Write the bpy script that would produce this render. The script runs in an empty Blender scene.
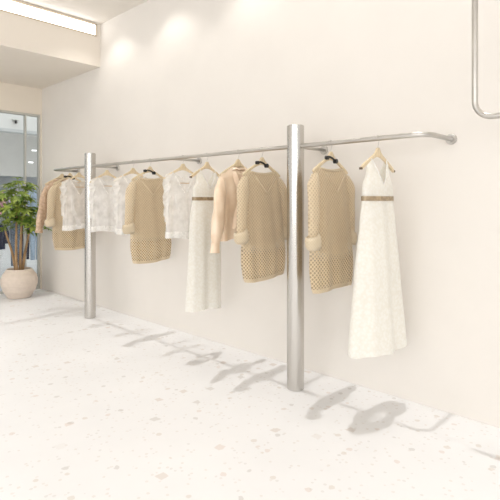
import bpy, bmesh, math, random
from math import sin, cos, pi, sqrt, radians
from mathutils import Vector, Matrix, Euler

scene = bpy.context.scene
COL = scene.collection
rnd = random.Random(7)

# ------------------------------------------------------------------ layout (metres)
# X runs along the long wall, Y towards it, Z up.  The camera stands at the origin.
WALL_Y, FAR_X = 3.05, -7.22
RAIL_Y, RAIL_Z, RAIL_R = 2.69, 1.73, 0.016
CEIL, SOFFIT, FASCIA_X = 3.56, 3.02, -5.49

# ------------------------------------------------------------------ scene helpers
def link(name, me, mat, parent=None, smooth=True):
    o = bpy.data.objects.new(name, me)
    COL.objects.link(o)
    if mat is not None:
        me.materials.append(mat)
    if smooth:
        me.polygons.foreach_set('use_smooth', [True] * len(me.polygons))
    if parent is not None:
        o.parent = parent
    return o

def tag(o, label, cat, group=None, kind=None):
    if label: o['label'] = label
    if cat: o['category'] = cat
    if group: o['group'] = group
    if kind: o['kind'] = kind
    return o

def thing(name, loc, label, cat, group=None, rz=0.0):
    o = bpy.data.objects.new(name, None)
    o.empty_display_size = 0.1
    COL.objects.link(o)
    o.location = loc
    o.rotation_euler = (0, 0, rz)
    return tag(o, label, cat, group)

class MB:
    """collects simple shapes into one mesh"""
    def __init__(self):
        self.bm = bmesh.new()
    def box(self, x0, x1, y0, y1, z0, z1, bevel=0.0):
        r = bmesh.ops.create_cube(self.bm, size=1.0)
        vs = r['verts']
        for v in vs:
            v.co = Vector((x0 + (v.co.x + .5) * (x1 - x0), y0 + (v.co.y + .5) * (y1 - y0), z0 + (v.co.z + .5) * (z1 - z0)))
        if bevel > 0:
            es = list({e for v in vs for e in v.link_edges})
            bmesh.ops.bevel(self.bm, geom=es, offset=bevel, segments=2, affect='EDGES', profile=0.5)
        return self
    def grid(self, pts):
        """pts[row][col] -> quads"""
        rows = [[self.bm.verts.new(p) for p in row] for row in pts]
        for a, b in zip(rows, rows[1:]):
            for i in range(len(a) - 1):
                self.bm.faces.new((a[i], a[i + 1], b[i + 1], b[i]))
        return self
    def tube(self, path, radii, n=12, cap=True, flat=1.0, ripple=0.0, rip_n=5, up=Vector((1, 0, 0))):
        path = [Vector(p) for p in path]
        if not hasattr(radii, '__len__'):
            radii = [radii] * len(path)
        rings = []
        ref = None
        for i, p in enumerate(path):
            d = (path[min(i + 1, len(path) - 1)] - path[max(i - 1, 0)]).normalized()
            if ref is None:
                ref = up - d * up.dot(d)
                if ref.length < 1e-3:
                    ref = Vector((0, 1, 0)) - d * d.y
            else:
                ref = ref - d * ref.dot(d)
            ref.normalize()
            side = d.cross(ref)
            ring = []
            for k in range(n):
                a = 2 * pi * k / n
                rr = radii[i] * (1 + ripple * sin(rip_n * a + i * .7))
                ring.append(self.bm.verts.new(p + ref * cos(a) * rr * flat + side * sin(a) * rr))
            rings.append(ring)
        for a, b in zip(rings, rings[1:]):
            for k in range(n):
                self.bm.faces.new((a[k], a[(k + 1) % n], b[(k + 1) % n], b[k]))
        if cap:
            self.bm.faces.new(list(reversed(rings[0])))
            self.bm.faces.new(rings[-1])
        return self
    def lathe(self, prof, cx=0, cy=0, n=48, cap_bottom=True, cap_top=False):
        rings = []
        for r, z in prof:
            rings.append([self.bm.verts.new((cx + r * cos(2 * pi * k / n), cy + r * sin(2 * pi * k / n), z)) for k in range(n)])
        for a, b in zip(rings, rings[1:]):
            for k in range(n):
                self.bm.faces.new((a[k], a[(k + 1) % n], b[(k + 1) % n], b[k]))
        if cap_bottom: self.bm.faces.new(list(reversed(rings[0])))
        if cap_top: self.bm.faces.new(rings[-1])
        return self
    def prism(self, outline, x0, x1):
        """outline in (y, z), extruded along x"""
        a = [self.bm.verts.new((x0, y, z)) for y, z in outline]
        b = [self.bm.verts.new((x1, y, z)) for y, z in outline]
        n = len(outline)
        for i in range(n):
            self.bm.faces.new((a[i], a[(i + 1) % n], b[(i + 1) % n], b[i]))
        self.bm.faces.new(list(reversed(a)))
        self.bm.faces.new(b)
        return self
    def build(self, name, mat, parent=None, smooth=True, merge=0.0, sharp=None, shift=None):
        if merge:
            bmesh.ops.remove_doubles(self.bm, verts=self.bm.verts, dist=merge)
        bmesh.ops.recalc_face_normals(self.bm, faces=self.bm.faces)
        if shift:
            bmesh.ops.translate(self.bm, verts=self.bm.verts, vec=shift)
        me = bpy.data.meshes.new(name)
        self.bm.to_mesh(me)
        self.bm.free()
        o = link(name, me, mat, parent, smooth)
        if sharp is not None:
            me.set_sharp_from_angle(angle=radians(sharp))
        return o

def lerp(a, b, t): return a + (b - a) * t
def interp(tab, t):
    """smooth piecewise interpolation of [(t, v), ...]"""
    if t <= tab[0][0]: return tab[0][1]
    for (a, va), (b, vb) in zip(tab, tab[1:]):
        if t <= b:
            s = (t - a) / (b - a)
            return va + (vb - va) * s * s * (3 - 2 * s) * .5 + (vb - va) * s * .5
    return tab[-1][1]

# ------------------------------------------------------------------ materials
def new_mat(name):
    m = bpy.data.materials.new(name)
    m.use_nodes = True
    nt = m.node_tree
    nt.nodes.clear()
    out = nt.nodes.new('ShaderNodeOutputMaterial')
    return m, nt, out

def N(nt, typ, **kw):
    n = nt.nodes.new(typ)
    for k, v in kw.items():
        if k.startswith('i_'):
            n.inputs[k[2:].replace('_', ' ')].default_value = v
        else:
            setattr(n, k, v)
    return n

def rgb(c): return (c[0], c[1], c[2], 1)

def principled(name, col, rough=.5, metal=0.0, noise=0.0, nscale=20, bump=0.0, bscale=200, spec=.5, sheen=0.0, aniso=0.0, stretch=None):
    m, nt, out = new_mat(name)
    p = N(nt, 'ShaderNodeBsdfPrincipled')
    p.inputs['Base Color'].default_value = rgb(col)
    p.inputs['Roughness'].default_value = rough
    p.inputs['Metallic'].default_value = metal
    p.inputs['Specular IOR Level'].default_value = spec
    p.inputs['Sheen Weight'].default_value = sheen
    p.inputs['Anisotropic'].default_value = aniso
    tc = N(nt, 'ShaderNodeTexCoord')
    src = tc.outputs['Object']
    if stretch:
        mp = N(nt, 'ShaderNodeMapping')
        mp.inputs['Scale'].default_value = stretch
        nt.links.new(src, mp.inputs['Vector'])
        src = mp.outputs['Vector']
    if noise:
        no = N(nt, 'ShaderNodeTexNoise')
        no.inputs['Scale'].default_value = nscale
        no.inputs['Detail'].default_value = 4
        nt.links.new(src, no.inputs['Vector'])
        cr = N(nt, 'ShaderNodeValToRGB')
        cr.color_ramp.elements[0].position = .3
        cr.color_ramp.elements[1].position = .7
        cr.color_ramp.elements[0].color = rgb([c * (1 - noise) for c in col])
        cr.color_ramp.elements[1].color = rgb([min(1, c * (1 + noise * .6)) for c in col])
        nt.links.new(no.outputs['Fac'], cr.inputs['Fac'])
        nt.links.new(cr.outputs['Color'], p.inputs['Base Color'])
    if bump:
        nb = N(nt, 'ShaderNodeTexNoise')
        nb.inputs['Scale'].default_value = bscale
        nb.inputs['Detail'].default_value = 3
        nt.links.new(src, nb.inputs['Vector'])
        b = N(nt, 'ShaderNodeBump')
        b.inputs['Strength'].default_value = bump
        b.inputs['Distance'].default_value = .01
        nt.links.new(nb.outputs['Fac'], b.inputs['Height'])
        nt.links.new(b.outputs['Normal'], p.inputs['Normal'])
    nt.links.new(p.outputs[0], out.inputs['Surface'])
    return m

def emission(name, col, s):
    m, nt, out = new_mat(name)
    e = N(nt, 'ShaderNodeEmission')
    e.inputs['Color'].default_value = rgb(col)
    e.inputs['Strength'].default_value = s
    nt.links.new(e.outputs[0], out.inputs['Surface'])
    return m

def cloth_shader(nt, col, trans=.35, rough=.8, sheen=.3, normal=None):
    """diffuse cloth that lets some light through; returns a shader socket and the colour inputs"""
    p = N(nt, 'ShaderNodeBsdfPrincipled')
    p.inputs['Base Color'].default_value = rgb(col)
    p.inputs['Roughness'].default_value = rough
    p.inputs['Sheen Weight'].default_value = sheen
    p.inputs['Specular IOR Level'].default_value = .2
    t = N(nt, 'ShaderNodeBsdfTranslucent')
    t.inputs['Color'].default_value = rgb(col)
    mx = N(nt, 'ShaderNodeMixShader')
    mx.inputs[0].default_value = trans
    nt.links.new(p.outputs[0], mx.inputs[1])
    nt.links.new(t.outputs[0], mx.inputs[2])
    return mx.outputs[0], p, t

def math_node(nt, op, a, b=None, c=None):
    n = N(nt, 'ShaderNodeMath', operation=op)
    for i, v in enumerate((a, b, c)):
        if v is None: continue
        if isinstance(v, (int, float)): n.inputs[i].default_value = v
        else: nt.links.new(v, n.inputs[i])
    return n.outputs[0]

def knit_mat(name, col, dark, period=.017, hole=.55, soft=.25, grain=.25):
    """openwork knit: staggered eyelets cut through the cloth"""
    m, nt, out = new_mat(name)
    sh, p, t = cloth_shader(nt, col, .3, .85, .4)
    tc = N(nt, 'ShaderNodeTexCoord')
    sep = N(nt, 'ShaderNodeSeparateXYZ')
    no = N(nt, 'ShaderNodeTexNoise')
    no.inputs['Scale'].default_value = 14
    nt.links.new(tc.outputs['Object'], no.inputs['Vector'])
    vm = N(nt, 'ShaderNodeVectorMath', operation='MULTIPLY_ADD')
    nt.links.new(no.outputs['Color'], vm.inputs[0])
    vm.inputs[1].default_value = (.012, .012, .012)
    nt.links.new(tc.outputs['Object'], vm.inputs[2])
    nt.links.new(vm.outputs[0], sep.inputs[0])
    k = 2 * pi / period
    # around-the-body coordinate: y plus a share of x so the sides keep a pattern too
    yy = math_node(nt, 'MULTIPLY_ADD', sep.outputs['X'], .7, sep.outputs['Y'])
    a = math_node(nt, 'ADD', math_node(nt, 'MULTIPLY', yy, k * .5), math_node(nt, 'MULTIPLY', sep.outputs['Z'], k * .5))
    b = math_node(nt, 'SUBTRACT', math_node(nt, 'MULTIPLY', yy, k * .5), math_node(nt, 'MULTIPLY', sep.outputs['Z'], k * .5))
    pr = math_node(nt, 'MULTIPLY', math_node(nt, 'SINE', a), math_node(nt, 'SINE', b))
    pr = math_node(nt, 'ABSOLUTE', pr)
    mr = N(nt, 'ShaderNodeMapRange', interpolation_type='SMOOTHSTEP')
    mr.inputs['From Min'].default_value = hole
    mr.inputs['From Max'].default_value = hole + soft
    zl = N(nt, 'ShaderNodeMapRange')
    zl.inputs['From Min'].default_value = .24
    zl.inputs['From Max'].default_value = .30
    zl.inputs['To Min'].default_value = 1
    zl.inputs['To Max'].default_value = 0
    nt.links.new(sep.outputs['Z'], zl.inputs['Value'])
    nt.links.new(pr, mr.inputs['Value'])
    mr.inputs['To Max'].default_value = 1
    # soft yarn mottling; shade inside the eyelets painted as darker colour, stronger low down
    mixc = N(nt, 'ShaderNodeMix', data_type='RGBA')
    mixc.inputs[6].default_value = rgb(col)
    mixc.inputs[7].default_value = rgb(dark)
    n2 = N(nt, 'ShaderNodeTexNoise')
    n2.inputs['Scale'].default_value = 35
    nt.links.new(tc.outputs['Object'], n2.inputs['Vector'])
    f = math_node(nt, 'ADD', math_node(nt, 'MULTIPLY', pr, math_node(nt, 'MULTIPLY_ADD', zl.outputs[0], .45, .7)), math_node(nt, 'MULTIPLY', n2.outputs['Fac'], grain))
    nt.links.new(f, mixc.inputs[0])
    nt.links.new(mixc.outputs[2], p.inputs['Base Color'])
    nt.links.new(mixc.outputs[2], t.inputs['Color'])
    bp = N(nt, 'ShaderNodeBump', invert=True)
    bp.inputs['Strength'].default_value = .5
    bp.inputs['Distance'].default_value = .006
    nt.links.new(pr, bp.inputs['Height'])
    nt.links.new(bp.outputs[0], p.inputs['Normal'])
    tr = N(nt, 'ShaderNodeBsdfTransparent')
    mx = N(nt, 'ShaderNodeMixShader')
    nt.links.new(math_node(nt, 'MULTIPLY', mr.outputs[0], math_node(nt, 'MULTIPLY_ADD', zl.outputs[0], -.55, 1)), mx.inputs[0])
    nt.links.new(sh, mx.inputs[1])
    nt.links.new(tr.outputs[0], mx.inputs[2])
    nt.links.new(mx.outputs[0], out.inputs['Surface'])
    return m

def sheer_mat(name, col, alpha_lo, alpha_hi, scale=60, trans=.5):
    """thin see-through cloth, denser in irregular threads"""
    m, nt, out = new_mat(name)
    sh, p, t = cloth_shader(nt, col, trans, .8, .2)
    tc = N(nt, 'ShaderNodeTexCoord')
    no = N(nt, 'ShaderNodeTexNoise')
    no.inputs['Scale'].default_value = scale
    no.inputs['Detail'].default_value = 5
    nt.links.new(tc.outputs['Object'], no.inputs['Vector'])
    mr = N(nt, 'ShaderNodeMapRange')
    mr.inputs['From Min'].default_value = .35
    mr.inputs['From Max'].default_value = .65
    mr.inputs['To Min'].default_value = alpha_lo
    mr.inputs['To Max'].default_value = alpha_hi
    nt.links.new(no.outputs['Fac'], mr.inputs['Value'])
    tr = N(nt, 'ShaderNodeBsdfTransparent')
    mx = N(nt, 'ShaderNodeMixShader')
    nt.links.new(mr.outputs[0], mx.inputs[0])
    nt.links.new(tr.outputs[0], mx.inputs[1])
    nt.links.new(sh, mx.inputs[2])
    nt.links.new(mx.outputs[0], out.inputs['Surface'])
    return m

def lace_mat(name, col, dark, scale=55, trans=.3):
    """opaque jacquard/lace: blotchy raised motif"""
    m, nt, out = new_mat(name)
    sh, p, t = cloth_shader(nt, col, trans, .8, .2)
    tc = N(nt, 'ShaderNodeTexCoord')
    vo = N(nt, 'ShaderNodeTexVoronoi')
    vo.inputs['Scale'].default_value = scale
    nt.links.new(tc.outputs['Object'], vo.inputs['Vector'])
    no = N(nt, 'ShaderNodeTexNoise')
    no.inputs['Scale'].default_value = scale * 1.3
    no.inputs['Detail'].default_value = 3
    nt.links.new(tc.outputs['Object'], no.inputs['Vector'])
    f = math_node(nt, 'MULTIPLY', vo.outputs['Distance'], no.outputs['Fac'])
    cr = N(nt, 'ShaderNodeValToRGB')
    cr.color_ramp.elements[0].position = .12
    cr.color_ramp.elements[1].position = .36
    cr.color_ramp.elements[0].color = rgb(col)
    cr.color_ramp.elements[1].color = rgb(dark)
    nt.links.new(f, cr.inputs['Fac'])
    nt.links.new(cr.outputs['Color'], p.inputs['Base Color'])
    nt.links.new(cr.outputs['Color'], t.inputs['Color'])
    bp = N(nt, 'ShaderNodeBump', invert=True)
    bp.inputs['Strength'].default_value = .35
    bp.inputs['Distance'].default_value = .006
    nt.links.new(f, bp.inputs['Height'])
    nt.links.new(bp.outputs[0], p.inputs['Normal'])
    nt.links.new(sh, out.inputs['Surface'])
    return m

def terrazzo():
    m, nt, out = new_mat('terrazzo')
    p = N(nt, 'ShaderNodeBsdfPrincipled')
    p.inputs['Roughness'].default_value = .42
    p.inputs['Specular IOR Level'].default_value = .35
    tc = N(nt, 'ShaderNodeTexCoord')
    cur = None
    base = N(nt, 'ShaderNodeTexNoise')
    base.inputs['Scale'].default_value = 2.2
    base.inputs['Detail'].default_value = 6
    nt.links.new(tc.outputs['Object'], base.inputs['Vector'])
    cr0 = N(nt, 'ShaderNodeValToRGB')
    cr0.color_ramp.elements[0].position = .3
    cr0.color_ramp.elements[1].position = .7
    cr0.color_ramp.elements[0].color = (.735, .735, .74, 1)
    cr0.color_ramp.elements[1].color = (.775, .773, .778, 1)
    nt.links.new(base.outputs['Fac'], cr0.inputs['Fac'])
    cur = cr0.outputs['Color']
    for scale, frac, size, cols, amt in ((9.5, .11, .20, ((.56, .49, .43), (.50, .47, .44), (.62, .52, .46)), .5),
                                    (16.0, .16, .25, ((.58, .52, .46), (.49, .47, .45), (.62, .53, .48)), .5),
                                    (38.0, .22, .30, ((.60, .55, .50), (.55, .53, .51), (.63, .58, .54)), .4)):
        dn = N(nt, 'ShaderNodeTexNoise')
        dn.inputs['Scale'].default_value = scale * 2.2
        nt.links.new(tc.outputs['Object'], dn.inputs['Vector'])
        vm = N(nt, 'ShaderNodeVectorMath', operation='MULTIPLY_ADD')
        nt.links.new(dn.outputs['Color'], vm.inputs[0])
        w = .35 / scale
        vm.inputs[1].default_value = (w, w, 0)
        nt.links.new(tc.outputs['Object'], vm.inputs[2])
        vo = N(nt, 'ShaderNodeTexVoronoi', distance='CHEBYCHEV' if scale < 10 else 'EUCLIDEAN')
        vo.inputs['Scale'].default_value = scale
        nt.links.new(vm.outputs[0], vo.inputs['Vector'])
        sp = N(nt, 'ShaderNodeSeparateColor')
        nt.links.new(vo.outputs['Color'], sp.inputs[0])
        near = N(nt, 'ShaderNodeMapRange')
        near.inputs['From Min'].default_value = size
        near.inputs['From Max'].default_value = size + .05
        near.inputs['To Min'].default_value = 1
        near.inputs['To Max'].default_value = 0
        nt.links.new(vo.outputs['Distance'], near.inputs['Value'])
        pick = math_node(nt, 'LESS_THAN', sp.outputs[0], frac)
        fac = math_node(nt, 'MULTIPLY', math_node(nt, 'MULTIPLY', near.outputs[0], pick), amt)
        cc = N(nt, 'ShaderNodeValToRGB')
        cc.color_ramp.interpolation = 'CONSTANT'
        e = cc.color_ramp.elements
        e[0].position = 0; e[0].color = rgb(cols[0])
        e[1].position = .4; e[1].color = rgb(cols[1])
        n3 = e.new(.7); n3.color = rgb(cols[2])
        nt.links.new(sp.outputs[1], cc.inputs['Fac'])
        mx = N(nt, 'ShaderNodeMix', data_type='RGBA')
        nt.links.new(fac, mx.inputs[0])
        nt.links.new(cur, mx.inputs[6])
        nt.links.new(cc.outputs['Color'], mx.inputs[7])
        cur = mx.outputs[2]
    nt.links.new(cur, p.inputs['Base Color'])
    nt.links.new(p.outputs[0], out.inputs['Surface'])
    return m

def glass_mat():
    m, nt, out = new_mat('shop_glass')
    tr = N(nt, 'ShaderNodeBsdfTransparent')
    tr.inputs['Color'].default_value = (.94, .955, .955, 1)
    gl = N(nt, 'ShaderNodeBsdfGlossy')
    gl.inputs['Roughness'].default_value = .02
    fr = N(nt, 'ShaderNodeFresnel')
    fr.inputs['IOR'].default_value = 1.5
    mx = N(nt, 'ShaderNodeMixShader')
    nt.links.new(fr.outputs[0], mx.inputs[0])
    nt.links.new(tr.outputs[0], mx.inputs[1])
    nt.links.new(gl.outputs[0], mx.inputs[2])
    nt.links.new(mx.outputs[0], out.inputs['Surface'])
    return m

def satin_mat(name, col, dark, trans=.2, mottled=False):
    m, nt, out = new_mat(name)
    sh, p, t = cloth_shader(nt, col, trans, .34, .15)
    p.inputs['Specular IOR Level'].default_value = .6
    tc = N(nt, 'ShaderNodeTexCoord')
    no = N(nt, 'ShaderNodeTexNoise')
    no.inputs['Scale'].default_value = 40 if mottled else 9
    no.inputs['Detail'].default_value = 3
    nt.links.new(tc.outputs['Object'], no.inputs['Vector'])
    cr = N(nt, 'ShaderNodeValToRGB')
    cr.color_ramp.elements[0].position = .35
    cr.color_ramp.elements[1].position = .65
    cr.color_ramp.elements[0].color = rgb(dark)
    cr.color_ramp.elements[1].color = rgb(col)
    nt.links.new(no.outputs['Fac'], cr.inputs['Fac'])
    nt.links.new(cr.outputs['Color'], p.inputs['Base Color'])
    nt.links.new(cr.outputs['Color'], t.inputs['Color'])
    nt.links.new(sh, out.inputs['Surface'])
    return m

def leaf_mat():
    m, nt, out = new_mat('leaf_green')
    sh, p, t = cloth_shader(nt, (.1, .17, .03), .25, .45, 0)
    p.inputs['Specular IOR Level'].default_value = .5
    gi = N(nt, 'ShaderNodeTexCoord')
    no = N(nt, 'ShaderNodeTexNoise')
    no.inputs['Scale'].default_value = 9
    nt.links.new(gi.outputs['Object'], no.inputs['Vector'])
    cr = N(nt, 'ShaderNodeValToRGB')
    cr.color_ramp.elements[0].position = .35
    cr.color_ramp.elements[1].position = .66
    cr.color_ramp.elements[0].color = (.10, .19, .025, 1)
    cr.color_ramp.elements[1].color = (.38, .47, .09, 1)
    nt.links.new(no.outputs['Fac'], cr.inputs['Fac'])
    nt.links.new(cr.outputs['Color'], p.inputs['Base Color'])
    nt.links.new(cr.outputs['Color'], t.inputs['Color'])
    nt.links.new(sh, out.inputs['Surface'])
    return m

M = {}
M['wall'] = principled('wall_plaster', (.828, .793, .749), .9, noise=.015, nscale=3, bump=.03, bscale=120, spec=.2)
M['wall_far'] = principled('far_wall_plaster', (.86, .79, .69), .9, noise=.015, nscale=3, spec=.2)
M['ceiling'] = principled('ceiling_plaster', (.82, .78, .725), .9, noise=.01, nscale=3, spec=.2)
M['floor'] = terrazzo()
M['steel'] = principled('brushed_steel', (.585, .565, .535), .27, 1.0)
M['rail_steel'] = principled('rail_steel', (.58, .56, .53), .3, 1.0, noise=.06, nscale=8)
M['hook_steel'] = principled('hook_steel', (.62, .60, .57), .3, 1.0)
M['alu'] = principled('window_aluminium', (.60, .60, .56), .5, .2)
M['wood'] = principled('pale_beech', (.74, .61, .41), .5, noise=.12, nscale=12, stretch=(1, 8, 1))
M['cap'] = principled('hanger_cap', (.12, .08, .05), .5)
M['bar'] = principled('hanger_bar_wood', (.55, .41, .26), .5)
M['black'] = principled('black_plastic', (.012, .012, .013), .35)
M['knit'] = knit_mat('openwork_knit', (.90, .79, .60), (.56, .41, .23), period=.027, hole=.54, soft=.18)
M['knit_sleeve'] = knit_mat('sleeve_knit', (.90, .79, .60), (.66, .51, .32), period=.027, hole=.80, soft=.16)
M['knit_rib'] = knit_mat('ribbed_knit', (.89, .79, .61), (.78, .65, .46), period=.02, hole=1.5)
M['slip'] = principled('slip_lining', (.74, .60, .42), .7, noise=.06, nscale=25, bump=.15, bscale=300)
M['sheer'] = sheer_mat('sheer_white', (.98, .972, .96), .50, .74, 9, .5)
M['flutter'] = sheer_mat('flutter_white', (.96, .95, .93), .60, .90, 14, .5)
M['white_band'] = sheer_mat('white_band', (.96, .95, .93), .80, .97, 60, .35)
M['dress'] = lace_mat('ivory_lace', (.955, .945, .90), (.91, .89, .825), 50)
M['belt'] = principled('bronze_belt', (.44, .34, .22), .38, .55, noise=.35, nscale=30, bump=.4, bscale=60)
M['satin'] = satin_mat('peach_satin', (.93, .77, .60), (.84, .65, .47), .08)
M['tan_satin'] = satin_mat('tan_print', (.70, .52, .37), (.52, .36, .24), .15, True)
M['pot'] = principled('pot_ceramic', (.78, .68, .59), .75, noise=.05, nscale=20, bump=.1, bscale=120)
M['soil'] = principled('soil', (.16, .09, .05), 1, noise=.5, nscale=60, bump=.8, bscale=60)
M['bark'] = principled('bark', (.42, .27, .14), .85, noise=.35, nscale=30, bump=.5, bscale=60, stretch=(1, 1, .25))
M['leaf'] = leaf_mat()
M['glass'] = glass_mat()
M['strip'] = emission('light_diffuser', (1, .985, .96), 3.5)
M['strip_frame'] = principled('light_frame', (.72, .62, .48), .5)
M['mall_panel'] = principled('mall_panel', (.78, .78, .76), .6, noise=.05, nscale=2)
M['mall_blue'] = principled('mall_bluegrey', (.58, .63, .68), .6, noise=.15, nscale=2)
M['mall_beam'] = principled('mall_beam', (.56, .58, .58), .5)
M['mall_light'] = emission('mall_downlight', (1, 1, 1), 2.5)
M['mall_floor'] = principled('mall_floor', (.74, .75, .76), .3, noise=.08, nscale=3)
M['navy'] = principled('navy_cloth', (.02, .028, .06), .8, noise=.4, nscale=20)
M['denim'] = principled('denim', (.14, .18, .24), .85, noise=.35, nscale=30)
M['pale_denim'] = principled('pale_denim', (.42, .53, .66), .85, noise=.2, nscale=30)
M['pink'] = principled('pink_cloth', (.75, .42, .46), .8, noise=.3, nscale=14)
M['lilac'] = principled('lilac_cloth', (.62, .55, .68), .8, noise=.3, nscale=14)
M['white_paint'] = principled('white_paint', (.82, .82, .80), .5, noise=.03)

# ------------------------------------------------------------------ room shell
def struct(o): o['kind'] = 'structure'; return o
XR, YB = 4.5, -5.5
struct(MB().box(FAR_X - .06, XR, YB, WALL_Y + .2, -.15, 0).build('floor', M['floor'], smooth=False))
struct(MB().box(FAR_X - .15, XR, WALL_Y, WALL_Y + .2, 0, CEIL).build('wall_back', M['wall'], smooth=False))
struct(MB().box(FASCIA_X, XR, YB, WALL_Y + .2, CEIL, CEIL + .15).build('ceiling', M['ceiling'], smooth=False))
M['soffit'] = principled('soffit_plaster', (.86, .80, .72), .9, noise=.01, nscale=3, spec=.2)
struct(MB().box(FAR_X - .15, FASCIA_X, YB, WALL_Y, SOFFIT, CEIL + .15).build('ceiling_soffit', M['soffit'], smooth=False))
WIN_TOP, WIN_Y1 = 2.63, 3.035
far = MB()
far.box(FAR_X - .15, FAR_X, YB, WALL_Y, WIN_TOP, SOFFIT)
far.box(FAR_X - .15, FAR_X, WIN_Y1, WALL_Y, 0, WIN_TOP)
struct(far.build('wall_left', M['wall_far'], smooth=False))
# shop window in the end wall
win = struct(MB().box(FAR_X - .075, FAR_X - .063, -.6, WIN_Y1 - .01, .03, WIN_TOP - .02).build('window_1', M['glass'], smooth=False))
fr = MB()
fr.box(FAR_X - .10, FAR_X - .03, -.6, WIN_Y1, WIN_TOP - .03, WIN_TOP)
fr.box(FAR_X - .10, FAR_X - .03, -.6, WIN_Y1, 0, .035)
fr.box(FAR_X - .10, FAR_X - .03, WIN_Y1 - .02, WIN_Y1, .035, WIN_TOP - .03)
fr.build('window_frame', M['alu'], win, smooth=False)
for y in (2.825, 1.6, .4):
    MB().box(FAR_X - .10, FAR_X - .03, y - .009, y + .009, .035, WIN_TOP - .03).build('mullion', M['alu'], win, smooth=False)

# glowing light strip on the soffit face
ls = thing('light_strip', (FASCIA_X, 0, 3.39), 'long glowing white light panel along the dropped ceiling edge, top left', 'light fixture')
MB().box(.0, .012, -4.5, 2.975, .012, .135).build('diffuser', M['strip'], ls, smooth=False)
f = MB()
f.box(.0, .02, -4.5, 2.99, .137, .152); f.box(.0, .02, -4.5, 2.99, 0, .010); f.box(0, .02, 2.977, 2.99, .0, .152)
f.build('frame', M['strip_frame'], ls, smooth=False)

# ------------------------------------------------------------------ steel clothes rack
rack = thing('clothes_rack', (-3.57, RAIL_Y, 0), 'long brushed steel clothes rail on two round columns, fixed to the cream wall', 'clothes rack')
ox, oy = -3.57, RAIL_Y
L_END, R_END = -6.06, -1.137
BR = .10
path = [(L_END, WALL_Y, RAIL_Z), (L_END, RAIL_Y + BR, RAIL_Z)]
for k in range(1, 9):
    a = pi / 2 * k / 8
    path.append((L_END + BR * (1 - cos(a)), RAIL_Y + BR * (1 - sin(a)), RAIL_Z))
for x in (-5.5, -4.7, -3.9, -3.1, -2.3, -1.6):
    path.append((x, RAIL_Y, RAIL_Z))
for k in range(0, 9):
    a = pi / 2 * k / 8
    path.append((R_END - BR + BR * sin(a), RAIL_Y + BR * (1 - cos(a)), RAIL_Z))
path.append((R_END, WALL_Y, RAIL_Z))
MB().tube([(x - ox, y - oy, z) for x, y, z in path], RAIL_R, 20, up=Vector((0, 0, 1))).build('rail', M['rail_steel'], rack)
COLS = (-5.07, -2.10)
for cx in COLS:
    r = .061
    prof = [(r - .004, 0), (r, .004), (r, .9), (r, 1.874), (r - .006, 1.88)]
    MB().lathe(prof, cx - ox, 0, 64, True, True).build('column', M['steel'], rack, sharp=35)
for bx in (-5.07, -3.57, -2.10):
    b = MB().tube([(bx - ox, (0.0 if bx == -3.57 else .055), RAIL_Z), (bx - ox, WALL_Y - oy, RAIL_Z)], .0125, 16, up=Vector((0, 0, 1))).build('bracket', M['rail_steel'], rack)
for fx in (L_END, -5.07, -3.57, -2.10, R_END):
    pts = [(fx - ox, WALL_Y - oy - .016, RAIL_Z), (fx - ox, WALL_Y - oy - .013, RAIL_Z), (fx - ox, WALL_Y - oy, RAIL_Z)]
    MB().tube(pts, [.031, .034, .034], 28, up=Vector((0, 0, 1))).build('wall_flange', M['rail_steel'], rack, sharp=40)

# second rail hanging from the ceiling at the right
hx, hz = -.880, 1.788
hr = thing('hanging_rail', (hx, RAIL_Y, CEIL), 'bent steel tube rail hanging down from the ceiling at the right edge', 'clothes rack')
path = [(0, 0, 0), (0, 0, -.6), (0, 0, -1.2), (0, 0, hz - CEIL + .09)]
for k in range(1, 9):
    a = pi / 2 * k / 8
    path.append((.09 * (1 - cos(a)), 0, hz - CEIL + .09 - .09 * sin(a)))
W = 1.7
path += [(.6, 0, hz - CEIL), (1.1, 0, hz - CEIL)]
for k in range(0, 9):
    a = pi / 2 * k / 8
    path.append((W - .09 + .09 * sin(a), 0, hz - CEIL + .09 * (1 - cos(a))))
path += [(W, 0, -1.2), (W, 0, 0)]
MB().tube(path, .016, 20, up=Vector((0, 1, 0))).build('tube', M['rail_steel'], hr)
for fx in (0, W):
    MB().tube([(fx, 0, -.012), (fx, 0, 0)], .035, 28, up=Vector((0, 1, 0))).build('ceiling_flange', M['rail_steel'], hr)

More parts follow.
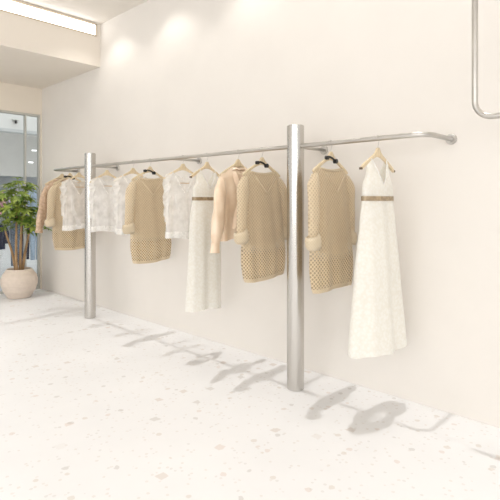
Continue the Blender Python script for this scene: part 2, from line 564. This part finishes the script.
# ------------------------------------------------------------------ hangers
def hanger(x, rz, label, clip=False, bar=False, caps=False, narrow=1.0):
    """origin = the point on top of the rail the hook sits on"""
    zt = RAIL_Z + RAIL_R
    h = thing('clothes_hanger', (x, RAIL_Y, zt), label, 'hanger', 'pale wooden hangers along the rail', rz)
    # body outline (y, z) relative to the hook seat
    top = 1.672 - zt
    W_ = .212 * narrow
    up = [(0, top), (.012, top - .002), (.020, top - .014), (.032, top - .030), (.056, top - .046), (.095, top - .066),
          (.14, top - .089), (.18, top - .112), (.203, top - .127), (.212, top - .136)]
    lo = [(.208, top - .144), (.196, top - .146), (.17, top - .132), (.13, top - .107), (.09, top - .084), (.05, top - .067), (.02, top - .060), (0, top - .058)]
    sc = narrow
    half = [(y * sc, z) for y, z in up + lo]
    outline = half + [(-y, z) for y, z in reversed(half[1:-1])]
    b = MB().prism(outline, -.0075, .0075)
    body = b.build('shoulder_bar', M['wood'], h, smooth=False)
    bev = body.modifiers.new('bevel', 'BEVEL'); bev.width = .003; bev.segments = 2; bev.limit_method = 'ANGLE'
    # wire hook over the rail
    R = RAIL_R + .0028
    p = [(0, 0, top - .004), (0, 0, top + .012)]
    p.append((0, .008, top + .026))
    for k in range(0, 11):
        a = radians(-35 + k * 22)
        p.append((0, R * cos(a), -RAIL_R + R * sin(a)))
    MB().tube(p, .0024, 8).build('hook', M['hook_steel'], h)
    if bar:
        zb_ = 1.497 - zt
        MB().tube([(0, -.168, zb_ + .065), (0, -.167, zb_ + .01), (0, -.158, zb_), (0, 0, zb_), (0, .158, zb_), (0, .167, zb_ + .01), (0, .168, zb_ + .065)], .0045, 10).build('trouser_bar', M['bar'], h)
    if clip:
        c = MB()
        c.tube([(.012, -.066, top - .047), (.013, -.035, top - .038), (.013, 0, top - .046), (.012, .035, top - .063)], .007, 10)
        c.tube([(.002, -.068, top - .046), (.024, -.066, top - .046)], .0135, 16)
        c.tube([(.002, .034, top - .064), (.026, .036, top - .064)], .0155, 16)
        c.build('black_clip', M['black'], h, sharp=40)['label'] = 'black double clip round the hanger neck'
    if caps:
        for sy in (-1, 1):
            MB().tube([(-.008, sy * .206 * sc, top - .138), (.009, sy * .206 * sc, top - .138)], .0075, 12).build('end_cap', M['cap'], h, sharp=40)
    return h

# ------------------------------------------------------------------ garments
def shell(yin_f, yin_b, yout, ztop, zbot, dep, amp, n=7, ph=0.0, nu=22, nv=40, shift=0.0, v0=0.0, v1=1.0, twist=.6, off=0.0, lean=0.0):
    """front and back sheets of a garment body in local coordinates, facing +x"""
    mb = MB()
    for sgn in (1, -1):
        yin = yin_f if sgn > 0 else yin_b
        for half in (-1, 1):
            pts = []
            for j in range(nv + 1):
                tv = lerp(v0, v1, j / nv)
                yi, yo = yin(tv), yout(tv) + off
                row = []
                for i in range(nu + 1):
                    tu = sin(i / nu * pi / 2)
                    ya = min(yi, yo) + (yo - min(yi, yo)) * tu
                    a = min(1, ya / max(yo, 1e-4))
                    th = math.acos(a * half)
                    th_s = th if sgn > 0 else -th
                    z = lerp(ztop(ya), zbot(half * ya), tv)
                    rip = amp(tv) * (sin(n * th_s + ph + twist * sin(3 * tv + ph)) * .7 + .45 * sin((n * 2 - 1) * th_s + 2.1 * ph + 1.5 * tv))
                    s = sqrt(max(0, 1 - a * a))
                    x = sgn * (dep(tv) + off) * s ** .8 + rip * sgn * s + lean * tv
                    y = half * ya + rip * cos(th_s) * .45 + shift * tv
                    row.append((x, y, z))
                pts.append(row)
            mb.grid(pts)
    return mb

def bez(p0, p1, p2, p3, n):
    out = []
    for i in range(n + 1):
        t = i / n
        out.append(Vector(p0) * (1 - t) ** 3 + Vector(p1) * 3 * t * (1 - t) ** 2 + Vector(p2) * 3 * t * t * (1 - t) + Vector(p3) * t ** 3)
    return out

def sweater(x, rz, seed, label, near=-.275, sway=.02):
    g = thing('knit_sweater', (x, RAIL_Y, .71), label, 'sweater', 'openwork knit tunics on the rail', rz)
    z0 = .71
    ph = seed * 1.7
    ztop = lambda y: 1.556 - z0 - (0.012 if y < .05 else 0.012 * max(0, 1 - (y - .05) / .08)) - max(0, y - .14) * .45
    zbot = lambda y: .048 + .012 * cos(y * 9 + ph) - .008
    yout = lambda t: interp([(0, .205), (.06, .222), (.3, .212), (.62, .232), (.8, .238), (.95, .222), (1, .208)], t)
    dep = lambda t: interp([(0, .010), (.06, .026), (.3, .042), (.7, .062), (.93, .060), (1, .050)], t)
    amp = lambda t: interp([(0, .0), (.1, .003), (.5, .008), (.9, .012), (1, .008)], t)
    none = lambda t: 0.0
    body = shell(none, none, yout, ztop, zbot, dep, amp, 6, ph, shift=sway)
    body.build('body', M['knit'], g, merge=.0008)
    # neckline band
    nb = MB()
    for sx, dz in ((.012, 0), (-.012, .006)):
        pts = [(sx * sqrt(max(0, 1 - (k / 10 - 1) ** 2)) + .001 * sx / abs(sx), .142 * (k / 10 - 1), ztop(abs(.142 * (k / 10 - 1))) + dz) for k in range(21)]
        nb.tube(pts, .0055, 8)
    nb.build('neckband', M['knit_rib'], g)
    # inner slip with a V neck, ending above the hem
    zt2 = lambda y: 1.545 - z0 - max(0, y - .14) * .45
    zb2 = lambda y: .985 - z0 + .10 * (abs(y) / .2) ** 2
    yv = lambda t: max(0.0, .10 * (1 - t / .24)) if t < .24 else 0.0
    s = shell(none, none, lambda t: yout(t * .62) - .02, zt2, zb2, lambda t: dep(t * .6) * .72, lambda t: amp(t * .6), 6, ph, shift=sway * .6)
    s.build('slip_lining', M['slip'], g, merge=.0008)
    vt = MB()
    for sy in (-1, 1):
        p = [Vector((.036 + .012 * k / 8, sy * .115 * (1 - k / 8) + sway * .2, 1.52 - z0 - .125 * k / 8)) for k in range(9)]
        vt.tube(p, .0035, 6)
    vt.build('slip_neckline', M['knit_rib'], g)
    # hem band
    hm = shell(none, none, yout, ztop, zbot, dep, amp, 6, ph, shift=sway, v0=.965, v1=1.0, nv=4, off=.003)
    hm.build('hem_band', M['knit_rib'], g, merge=.0008)
    for sy in (-1, 1):
        nr = sy < 0
        fx = .045 if nr else -.01
        cy = near if nr else -near - .005
        zc = (1.075 if nr else 1.07) - z0
        pth = bez((0, sy * .170, 1.508 - z0), (.012, sy * .240, 1.455 - z0), (fx, sy * .252, 1.36 - z0), (fx, cy * .985, zc), 18)
        rad = [interp([(0, .022), (.12, .040), (.35, .056), (.7, .050), (1, .043)], k / 18) for k in range(19)]
        MB().tube(pth, rad, 20, cap=False, flat=.62, ripple=.05, rip_n=4).build('sleeve', M['knit_sleeve'], g)
        e = Vector(pth[-1])
        cuff = [e + Vector((0, .004 * sy, .052)), e + Vector((0, 0, .045)), e + Vector((.002, 0, .02)), e + Vector((0, -.004 * sy, -.015)), e + Vector((-.002, -.005 * sy, -.028)), e + Vector((-.002, -.005 * sy, -.02))]
        MB().tube(cuff, [.046, .057, .062, .06, .053, .04], 20, cap=False, flat=.72, ripple=.06, rip_n=3).build('cuff', M['knit_rib'], g)
    return g

def sheer_top(x, rz, seed, label):
    z0 = 1.0
    g = thing('sheer_top', (x, RAIL_Y, z0), label, 'blouse', 'sheer white tops on the rail', rz)
    ph = seed * 2.3
    none = lambda t: 0.0
    ztop = lambda y: 1.612 - z0 - max(0, y - .07) * .42
    zbot = lambda y: .012 * sin(y * 14 + ph)
    yout = lambda t: interp([(0, .205), (.12, .2), (.3, .178), (.6, .18), (1, .186)], t)
    dep = lambda t: interp([(0, .008), (.1, .022), (.4, .045), (1, .055)], t)
    amp = lambda t: interp([(0, .001), (.3, .010), (1, .018)], t)
    yv = lambda t: .115 * max(0.0, 1 - t / .34) ** .9
    yb = lambda t: .115 * max(0.0, 1 - t / .10) ** .7
    shell(yv, yb, yout, ztop, zbot, dep, amp, 6, ph, nv=34).build('bodice', M['sheer'], g, merge=.0008)
    shell(none, none, yout, ztop, zbot, dep, amp, 6, ph, v0=.90, v1=1.0, nv=5, off=.003).build('hem_band', M['white_band'], g, merge=.0008)
    # lace edging along the V neck
    nl = MB()
    for sy in (-1, 1):
        rows = []
        for k in range(17):
            t = .34 * k / 16
            yy = .115 * max(0.0, 1 - t / .34) ** .9
            z = lerp(ztop(yy), 0, t)
            xx = dep(t) + .006
            w = .016 + .006 * sin(k * 2.2 + ph)
            rows.append([(xx - .004, sy * yy, z), (xx + .004, sy * (yy + w * .6), z + .002), (xx, sy * (yy + w * 1.3), z + .004)])
        nl.grid(rows)
    nl.build('neckline_lace', M['flutter'], g)
    # tiered flutter sleeves down each armhole
    rr = random.Random(seed)
    for sy in (-1, 1):
        fl = MB()
        for tier, (zs, ze, yw, y_in) in enumerate(((1.585, 1.43, .062, .135), (1.50, 1.30, .045, .15), (1.40, 1.17, .03, .155))):
            rows = []
            for k in range(19):
                s_ = k / 18
                z = lerp(zs, ze, s_) - z0
                wv = sin(s_ * 15 + ph + tier * 2) * .5 + sin(s_ * 31 + tier) * .25
                row = []
                for i in range(7):
                    w = i / 6
                    y = y_in + .04 * min(1, s_ * 2.0) + w * yw * (1.0 + .30 * wv) * (1 - .55 * s_ ** 2) + .005
                    xx = .03 * (1 - w) * (sy < 0) + .012 + w * .02 * wv + tier * .004
                    row.append((xx, sy * y, z - w * .030 * (1 - s_ * .3) + .010 * w * wv))
                rows.append(row)
            fl.grid(rows)
        fl.build('flutter_sleeve', M['flutter'], g)
    # gauzy tie hanging down the front
    rows = []
    for k in range(15):
        s_ = k / 14
        z = lerp(1.38, 1.04, s_) - z0
        c = -.12 + .10 * s_ ** 1.5 + .008 * sin(s_ * 9 + ph)
        w = .012 + .018 * s_
        rows.append([(.062 + .004 * sin(s_ * 8 + i), c + w * (i - 1.5) / 1.5, z) for i in range(4)])
    MB().grid(rows).build('front_tie', M['sheer'], g)
    return g

def dress(x, rz, seed, label, flare=1.0, sway=0.0):
    z0 = .435
    g = thing('long_dress', (x, RAIL_Y, z0), label, 'dress', 'long ivory dresses on the rail', rz)
    ph = seed * 1.9
    none = lambda t: 0.0
    # bodice: straps, deep V front, armholes
    zt, zw = 1.600, 1.366
    ztop = lambda y: zt - z0 - max(0, y - .09) * .2
    zbot = lambda y: zw - z0
    yout = lambda t: interp([(0, .132), (.2, .130), (.45, .138), (.66, .170), (1, .172)], t)
    dep = lambda t: interp([(0, .006), (.15, .018), (.5, .035), (1, .045)], t)
    amp = lambda t: .003 * t
    yv = lambda t: .098 * max(0.0, 1 - t / .66) ** .8
    yb = lambda t: .098 * max(0.0, 1 - t / .62) ** .6
    shell(yv, yb, yout, ztop, zbot, dep, amp, 6, ph, nv=30).build('bodice', M['dress'], g, merge=.0008)
    # crossed neckline facing
    nl = MB()
    for sy in (-1, 1):
        pts = []
        for k in range(15):
            t = .66 * k / 14
            yy = .098 * max(0.0, 1 - t / .66) ** .8
            pts.append((dep(t) + .002, sy * yy, lerp(ztop(yy), zbot(0), t)))
        nl.tube(pts, .0035, 6)
    nl.build('neckline_trim', M['white_band'], g)
    # belt
    yb2 = lambda t: .174
    d2 = lambda t: .047
    shell(none, none, yb2, lambda y: 1.370 - z0, lambda y: 1.342 - z0, d2, lambda t: .0015, 5, ph, nv=6, off=.003).build('belt', M['belt'], g, merge=.0006)['label'] = 'bronze metallic waist belt'
    # skirt
    ys = lambda t: interp([(0, .170), (.15, .188), (.5, lerp(.182, .232, flare)), (1, lerp(.19, .292, flare))], t)
    ds = lambda t: interp([(0, .044), (.15, .06), (.5, lerp(.065, .085, flare)), (1, lerp(.07, .105, flare))], t)
    am = lambda t: interp([(0, .003), (.3, .009), (1, .02)], t)
    zb = lambda y: .012 * sin(y * 11 + ph) - .008
    shell(none, none, ys, lambda y: 1.350 - z0, zb, ds, am, 5, ph, nu=30, nv=48, twist=.35, shift=sway).build('skirt', M['dress'], g, merge=.0008)
    return g

def blouse(x, rz, seed, label, mat, frill=True):
    z0 = 1.07
    g = thing('long_sleeve_blouse', (x, RAIL_Y, z0), label, 'blouse', None, rz)
    ph = seed * 2.1
    none = lambda t: 0.0
    ztop = lambda y: 1.615 - z0 - max(0, y - .05) * .48
    zbot = lambda y: .018 * sin(y * 12 + ph) + .03 * y / .2
    yout = lambda t: interp([(0, .20), (.1, .20), (.35, .19), (.7, .195), (1, .185)], t)
    dep = lambda t: interp([(0, .010), (.12, .03), (.5, .055), (1, .05)], t)
    amp = lambda t: interp([(0, .003), (.25, .018), (1, .024)], t)
    yv = lambda t: .06 * max(0.0, 1 - t / .10)
    shell(yv, none, yout, ztop, zbot, dep, amp, 5, ph, twist=1.2).build('body', mat, g, merge=.0008)
    col = MB()
    rows = []
    for k in range(41):
        a = 2 * pi * k / 40
        w = sin(a * 7 + ph) * .5
        rows.append([(.022 * cos(a), .072 * sin(a), 1.585 - z0 + .006 * cos(a)),
                     (.030 * cos(a) + .006 * w, .082 * sin(a), 1.602 - z0 + .004 * w),
                     (.042 * cos(a) + .012 * w, .09 * sin(a) + .006 * w, 1.588 - z0 + .006 * w)])
    col.grid(rows)
    col.build('collar', mat, g, merge=.0005)
    fo = MB()
    for a0, a1, b0, b1 in ((-.07, .01, 1.57, 1.36), (.06, -.015, 1.56, 1.34), (-.02, -.10, 1.35, 1.12)):
        rows = []
        for k in range(13):
            t_ = k / 12
            z = lerp(b0, b1, t_)
            tt = (1.60 - z) / .53
            w = .022 * sin(pi * min(1, t_ * .9 + .1)) + .006
            c = lerp(a0, a1, t_)
            xx = dep(tt) + .008
            rows.append([(xx - .012, c - w, z - z0), (xx + .016, c - w * .2, z - z0), (xx + .020, c + w * .3, z - z0), (xx - .012, c + w, z - z0)])
        fo = fo.grid(rows)
        fo.build('drape_fold', mat, g)
        fo = MB()
    fo.bm.free()
    pl = MB()
    pl.grid([[(dep(t) + .010 + .004 * sin(i * 2.0), -.016 + .011 * i, lerp(1.58, 1.10, t) - z0) for i in range(4)] for t in [k / 16 for k in range(17)]])
    pl.build('placket', mat, g)
    for sy in (-1, 1):
        nr = sy < 0
        fx = .075 if nr else .0
        ze = .955 - z0 if nr else .985 - z0
        pth = bez((0, sy * .160, 1.515 - z0), (.02, sy * .215, 1.45 - z0), (fx * .8, sy * (.235 if nr else .25), 1.30 - z0), (fx, sy * (.300 if nr else .27), ze + .07), 20)
        rad = [interp([(0, .022), (.1, .038), (.35, .056), (.8, .058), (.95, .048), (1, .036)], k / 20) for k in range(21)]
        MB().tube(pth, rad, 22, cap=False, flat=.6, ripple=.09, rip_n=4).build('sleeve', mat, g)
        e = Vector(pth[-1])
        cf = [e + Vector((0, 0, .004)), e + Vector((0, sy * .002, -.02)), e + Vector((0, sy * .004, -.05)), e + Vector((0, sy * .006, -.072))]
        MB().tube(cf, [.037, .036, .040, .045], 18, cap=False, flat=.6, ripple=.08, rip_n=4).build('cuff', mat, g)
    return g

R = radians
# left to right along the rail
hanger(-5.78, R(-3), 'pale wooden hanger holding the mottled tan blouse at the far left end')
blouse(-5.78, R(-3), 1, 'mottled tan long sleeved blouse at the far left end of the rail by the plant', M['tan_satin'])
hanger(-5.565, R(2), 'pale wooden hanger with black clip left of the far column, holding the farthest tan knit', clip=True)
sweater(-5.565, R(2), 2, 'farthest tan openwork knit, behind the white top left of the far column')
hanger(-5.337, R(-2), 'pale wooden hanger just left of the far column, holding a white top', bar=True)
sheer_top(-5.337, R(-2), 3, 'sheer white flutter top hanging left of the far column over a tan knit')
hanger(-4.697, R(2), 'pale wooden hanger just right of the far column, holding a white top', bar=True)
sheer_top(-4.697, R(2), 4, 'sheer white flutter top just right of the far column, against bare wall')
hanger(-4.188, R(-3), 'pale wooden hanger of the white top partly covered by a tan knit', bar=True)
sheer_top(-4.188, R(-3), 5, 'sheer white top half hidden at its right by a tan knit sweater')
hanger(-3.89, R(1), 'pale wooden hanger with black clip midway between the two columns', clip=True)
sweater(-3.89, R(1), 6, 'tan openwork knit hanging between two sheer white tops mid rail')
hanger(-3.379, R(-1), 'pale wooden hanger of the white top beside the farther long dress', bar=True)
sheer_top(-3.379, R(-1), 7, 'sheer white flutter top between a tan knit and a long ivory dress')
hanger(-3.053, R(8), 'pale wooden hanger holding the long dress between the columns', caps=True)
dress(-3.053, R(8), 8, 'long ivory dress with bronze belt between the columns, left of the peach blouse', flare=.12, sway=-.03)
hanger(-2.68, R(-2), 'pale wooden hanger holding the peach satin blouse', narrow=.95)
blouse(-2.68, R(-2), 9, 'peach satin long sleeved blouse beside the tan knit, left of the near column', M['satin'])
hanger(-2.422, R(0), 'pale wooden hanger with black clip just left of the near column', clip=True)
sweater(-2.422, R(0), 10, 'tan openwork knit just left of the near column, over the peach blouse', sway=.03)
hanger(-1.80, R(1), 'pale wooden hanger with black clip just right of the near column', clip=True)
sweater(-1.80, R(1), 11, 'tan openwork knit just right of the near column, nearest of the knits')
hanger(-1.453, R(0), 'pale wooden hanger at the right end, holding the nearest long dress', caps=True)
dress(-1.453, R(0), 12, 'long ivory dress with bronze belt at the right end of the rail')

# ------------------------------------------------------------------ potted plant
px, py = -6.86, 2.585
pt = thing('potted_plant', (px, py, 0), 'leafy green umbrella tree in a round ribbed beige pot by the window', 'plant')
prof = []
tab = [(0, .150), (.03, .168), (.10, .208), (.18, .234), (.24, .238), (.30, .222), (.355, .186), (.375, .170), (.388, .163)]
for k in range(73):
    z = .388 * k / 72
    prof.append((interp([(a, b) for a, b in tab], z) + .0018 * sin(z * 2 * pi / .0215) * (0.03 < z < .36), z))
prof += [(.157, .392), (.150, .388), (.148, .36), (.146, .33)]
MB().lathe(prof, n=64).build('pot', M['pot'], pt)
MB().lathe([(.146, .345), (.1, .352), (.05, .357), (.005, .36)], n=32, cap_bottom=False, cap_top=True).build('soil', M['soil'], pt)
rp = random.Random(21)
stems_tips = []
for k, (bx, by, tx, ty, h) in enumerate(((-.04, -.03, -.03, -.18, .95), (.02, .0, .05, .02, 1.18), (.0, .04, .0, .16, 1.02), (.05, -.05, .06, -.06, 1.25), (-.03, .02, -.05, .06, 1.1))):
    pth = bez((bx, by, .33), (bx + rp.uniform(-.05, .05), by * 1.5, .6), (tx * .4, ty * .7, h * .75), (tx, ty, h), 14)
    MB().tube(pth, [lerp(.021, .010, i / 14) for i in range(15)], 10).build('stem', M['bark'], pt)
    stems_tips.append(pth)
fol = MB()
def leaflet(o, d, up, L, Wd):
    d = d.normalized()
    side = d.cross(up).normalized()
    upn = side.cross(d).normalized()
    rows = []
    for k in range(6):
        t = k / 5
        w = Wd * (sin(pi * min(1, t * 1.0) ** .8) ** .8 if 0 < t < 1 else .02)
        c = o + d * (L * t) - upn * (L * .30 * t * t)
        rows.append([c - side * w + upn * w * .35, c, c + side * w + upn * w * .35])
    fol.grid(rows)
def cluster(c, axis, petiole_from, L):
    fol.tube([petiole_from, petiole_from.lerp(c, .6) + Vector((0, 0, .01)), c], .0028, 5, cap=False)
    n = rp.randint(6, 8)
    e1 = axis.orthogonal().normalized(); e2 = axis.cross(e1)
    a0 = rp.uniform(0, 6)
    for k in range(n):
        a = a0 + 2 * pi * k / n
        d = (e1 * cos(a) + e2 * sin(a)) * 1.0 + axis * rp.uniform(.05, .35)
        l = L * rp.uniform(.75, 1.1)
        leaflet(c, d, axis, l, l * .17)
for i in range(92):
    # canopy: rounded dome, flattened toward the glass
    while True:
        q = Vector((rp.uniform(-1, 1), rp.uniform(-1, 1), rp.uniform(-1, 1)))
        if .35 < q.length < 1: break
    c = Vector((q.x * .24 + .03, q.y * .39 - .01, 1.25 + q.z * .405))
    if c.z < 1.02 and rp.random() < .45: continue
    st = rp.choice(stems_tips)
    b = Vector(st[rp.randint(9, 14)])
    ax = (Vector((q.x, q.y, q.z * .4 + .9))).normalized()
    cluster(c, ax, b.lerp(c, .45), rp.uniform(.085, .125))
for c in ((.02, .30, .98), (.06, .36, .93), (.05, -.25, .95), (.1, .25, 1.05)):
    cluster(Vector(c), Vector((.3, .3, .9)).normalized(), Vector((.02, c[1] * .5, 1.05)), .1)
fol.build('foliage', M['leaf'], pt)

# ------------------------------------------------------------------ beyond the glass
struct(MB().box(-24, FAR_X - .06, -3, 14, -.15, -.004).build('floor_arcade', M['mall_floor'], smooth=False))
struct(MB().box(-24, FAR_X - .15, -3, 14, 3.75, 3.9).build('ceiling_arcade', M['mall_panel'], smooth=False))
struct(MB().box(-24.2, -24, -3, 14, -.1, 3.9).build('wall_arcade', M['mall_blue'], smooth=False))
struct(MB().box(-11.9, -11.7, -3, 14, 3.0, 3.75).build('trim_1', M['mall_panel'], smooth=False))
struct(MB().box(-11.9, -11.66, -3, 14, 2.93, 3.0).build('trim_2', M['mall_beam'], smooth=False))
struct(MB().box(-16.2, -16, -3, 14, 2.1, 3.75).build('trim_3', M['mall_panel'], smooth=False))
for i, (x, y, z, lab) in enumerate(((-15.98, 6.49, 2.97, 'small white light panel behind the glass, the higher one'), (-15.98, 6.38, 2.57, 'small white light panel behind the glass, the lower one'))):
    t = thing('arcade_light', (x, y, z), lab, 'light fixture', 'lights beyond the glass')
    MB().box(-.02, .02, -.075, .075, -.02, .02, .005).build('diffuser', M['mall_light'], t)
    MB().box(-.022, .005, -.085, .085, -.03, .03, .005).build('housing', M['white_paint'], t)
sp = thing('ceiling_camera', (-11.69, 4.31, 3.2), 'small dark fixture on the pale panel behind the glass', 'light fixture')
MB().box(0, .05, -.08, .08, .005, .03, .005).build('base', M['alu'], sp)
MB().tube([(.03, 0, .01), (.05, .005, -.06)], [.022, .03], 14).build('head', M['black'], sp)

dr = thing('display_rack', (-9.4, 3.5, 0), 'two tier metal clothes stand behind the shop window glass', 'clothes rack')
for sy in (-.75, .75):
    MB().tube([(0, sy, 0), (0, sy, 1.62)], .014, 12, up=Vector((0, 1, 0))).build('post', M['alu'], dr)
    MB().box(-.22, .22, sy - .02, sy + .02, 0, .03, .005).build('foot', M['alu'], dr)
for z in (1.6, .98):
    MB().tube([(0, -.75, z), (0, .75, z)], .012, 12, up=Vector((0, 0, 1))).build('rail', M['alu'], dr)
def hung(name, y, ztop_, zbot_, w, mat, label, cat, legs=False, seed=0):
    g = thing(name, (-9.4, y, zbot_), label, cat, 'clothes behind the glass')
    none = lambda t: 0.0
    H = ztop_ - zbot_
    if legs:
        shell(none, none, lambda t: w, lambda q: H, lambda q: H * .72, lambda t: .05, lambda t: .004, 4, seed, nu=10, nv=8).build('waist', mat, g, merge=.001)
        for sy in (-1, 1):
            MB().tube([(0, sy * w * .52, H * .76), (.005, sy * w * .52, H * .4), (0, sy * w * .5, 0)], [w * .5, w * .46, w * .42], 14, flat=.5, ripple=.05).build('trouser_leg', mat, g)
    else:
        shell(none, none, lambda t: w * interp([(0, .55), (.12, 1), (1, .95)], t), lambda q: H - q * .3, lambda q: .01 * sin(q * 20), lambda t: interp([(0, .01), (.2, .05), (1, .06)], t), lambda t: .012 * t, 5, seed, nu=12, nv=14).build('body', mat, g, merge=.001)
        for sy in (-1, 1):
            MB().tube([(0, sy * w * .75, H * .9), (.02, sy * w * 1.08, H * .6), (.03, sy * w * 1.1, H * .22)], [.045, .05, .04], 12, cap=True, flat=.7).build('sleeve', mat, g)
    hk = MB().tube([(0, 0, H - .005), (0, 0, H + .03)] + [(.016 * cos(a), 0, H + .05 + .016 * sin(a)) for a in (-1.2, -.3, .6, 1.5, 2.6)], .003, 6)
    hk.build('hanger_hook', M['hook_steel'], g)
hung('pink_shirt', 3.10, 1.54, 1.05, .14, M['pink'], 'pink shirt behind the glass, at the left picture edge', 'shirt', seed=1)
hung('lilac_shirt', 3.49, 1.54, 1.06, .13, M['lilac'], 'pale lilac shirt behind the glass and the plant leaves', 'shirt', seed=2)
hung('pale_blue_shirt', 3.87, 1.54, 1.06, .13, M['pale_denim'], 'pale blue shirt behind the glass, by the window edge', 'shirt', seed=3)
hung('navy_jacket', 3.16, .92, .42, .135, M['navy'], 'dark navy jacket behind the glass, left of the pot', 'jacket', seed=4)
hung('denim_trousers', 3.49, .92, .10, .11, M['denim'], 'grey blue denim trousers behind the glass and plant stems', 'trousers', True, 5)
hung('navy_trousers', 3.66, .92, .2, .07, M['navy'], 'dark navy trousers behind the glass, right of the stems', 'trousers', True, 6)
hung('pale_denim_trousers', 3.84, .92, .18, .10, M['pale_denim'], 'pale blue denim trousers behind the glass, nearest the wall corner', 'trousers', True, 7)
dt = thing('display_plinth', (-8.75, 2.62, 0), 'low white display block behind the glass, left of the pot', 'display block')
MB().box(-.2, .2, -.3, .3, 0, .40, .01).build('block', M['white_paint'], dt)
MB().box(-.22, .22, -.32, .32, .40, .43, .006).build('top', M['white_paint'], dt)

# ------------------------------------------------------------------ lights
def area(name, loc, rot, sx, sy, energy, col, spread=pi):
    l = bpy.data.lights.new(name, 'AREA')
    l.shape = 'RECTANGLE'; l.size = sx; l.size_y = sy
    l.energy = energy; l.color = col; l.spread = spread
    o = bpy.data.objects.new(name, l); COL.objects.link(o)
    o.location = loc; o.rotation_euler = rot
    if spread < .1: l.cycles.use_multiple_importance_sampling = False
    return o
# collimated ceiling downlights (long run of them) - crisp shadows straight under the rail
area('ceiling_downlight', (-1.0, -.59, CEIL - .02), (0, 0, 0), 8.9, 7.28, 70, (1, .985, .965), radians(1.5))
area('soffit_downlight', (-6.36, .4, SOFFIT - .02), (0, 0, 0), 1.7, 5.2, 9.5, (1, .985, .965), radians(1.5))
# wall washers
for x in (-5.02, -3.96, -2.80, -1.64, -.48, .68):
    l = bpy.data.lights.new('wall_washer', 'SPOT')
    l.energy = 9.5; l.color = (1, .965, .91); l.spot_size = radians(112); l.spot_blend = .55; l.shadow_soft_size = .05
    o = bpy.data.objects.new('wall_washer', l); COL.objects.link(o)
    o.location = (x, WALL_Y - .42, CEIL - .03)
    o.rotation_euler = (radians(8), 0, 0)
area('soffit_fill', (-6.4, -.5, SOFFIT - .02), (0, 0, 0), 1.2, 4.5, 30, (1, .93, .83), radians(150))  # added broad warm fill, brightens the soffit underside and end wall
area('front_fill', (1.6, -4.4, 2.25), (radians(80), 0, radians(25)), 11, 2.4, 225, (1, .988, .975))  # added soft fill behind the camera, lifts the wall and garments
# unseen fill lamps added to brighten the arcade
area('arcade_fill', (-10, 4, 3.7), (0, 0, 0), 4, 6, 80, (.95, .98, 1))

area('arcade_fill', (-13.6, 5, 3.6), (0, radians(-30), 0), 2, 6, 150, (1, .99, .97))  # second added fill, aimed to lift the deeper pale panel
w = bpy.data.worlds.new('world'); scene.world = w
w.use_nodes = True
nt = w.node_tree
bg = nt.nodes['Background']
tc = N(nt, 'ShaderNodeTexCoord')
sep = N(nt, 'ShaderNodeSeparateXYZ')
nt.links.new(tc.outputs['Generated'], sep.inputs[0])
cr = N(nt, 'ShaderNodeValToRGB')
e = cr.color_ramp.elements
e[0].position = .40; e[0].color = (.66, .645, .625, 1)
e[1].position = .62; e[1].color = (1, .985, .965, 1)
nt.links.new(math_node(nt, 'MULTIPLY_ADD', sep.outputs['Z'], .5, .5), cr.inputs['Fac'])
nt.links.new(cr.outputs['Color'], bg.inputs['Color'])
bg.inputs['Strength'].default_value = 1.17

# ------------------------------------------------------------------ camera
cam = bpy.data.cameras.new('camera')
co = bpy.data.objects.new('camera', cam); COL.objects.link(co)
co.location = (0, 0, 1.35)
co.rotation_euler = (radians(90), 0, radians(43.45))
cam.sensor_width = 36
cam.lens = 36 * 475 / 500
cam.shift_y = -.101
cam.clip_start = .05
scene.camera = co
scene.view_settings.view_transform = 'Standard'
scene.view_settings.look = 'None'
scene.view_settings.exposure = 0
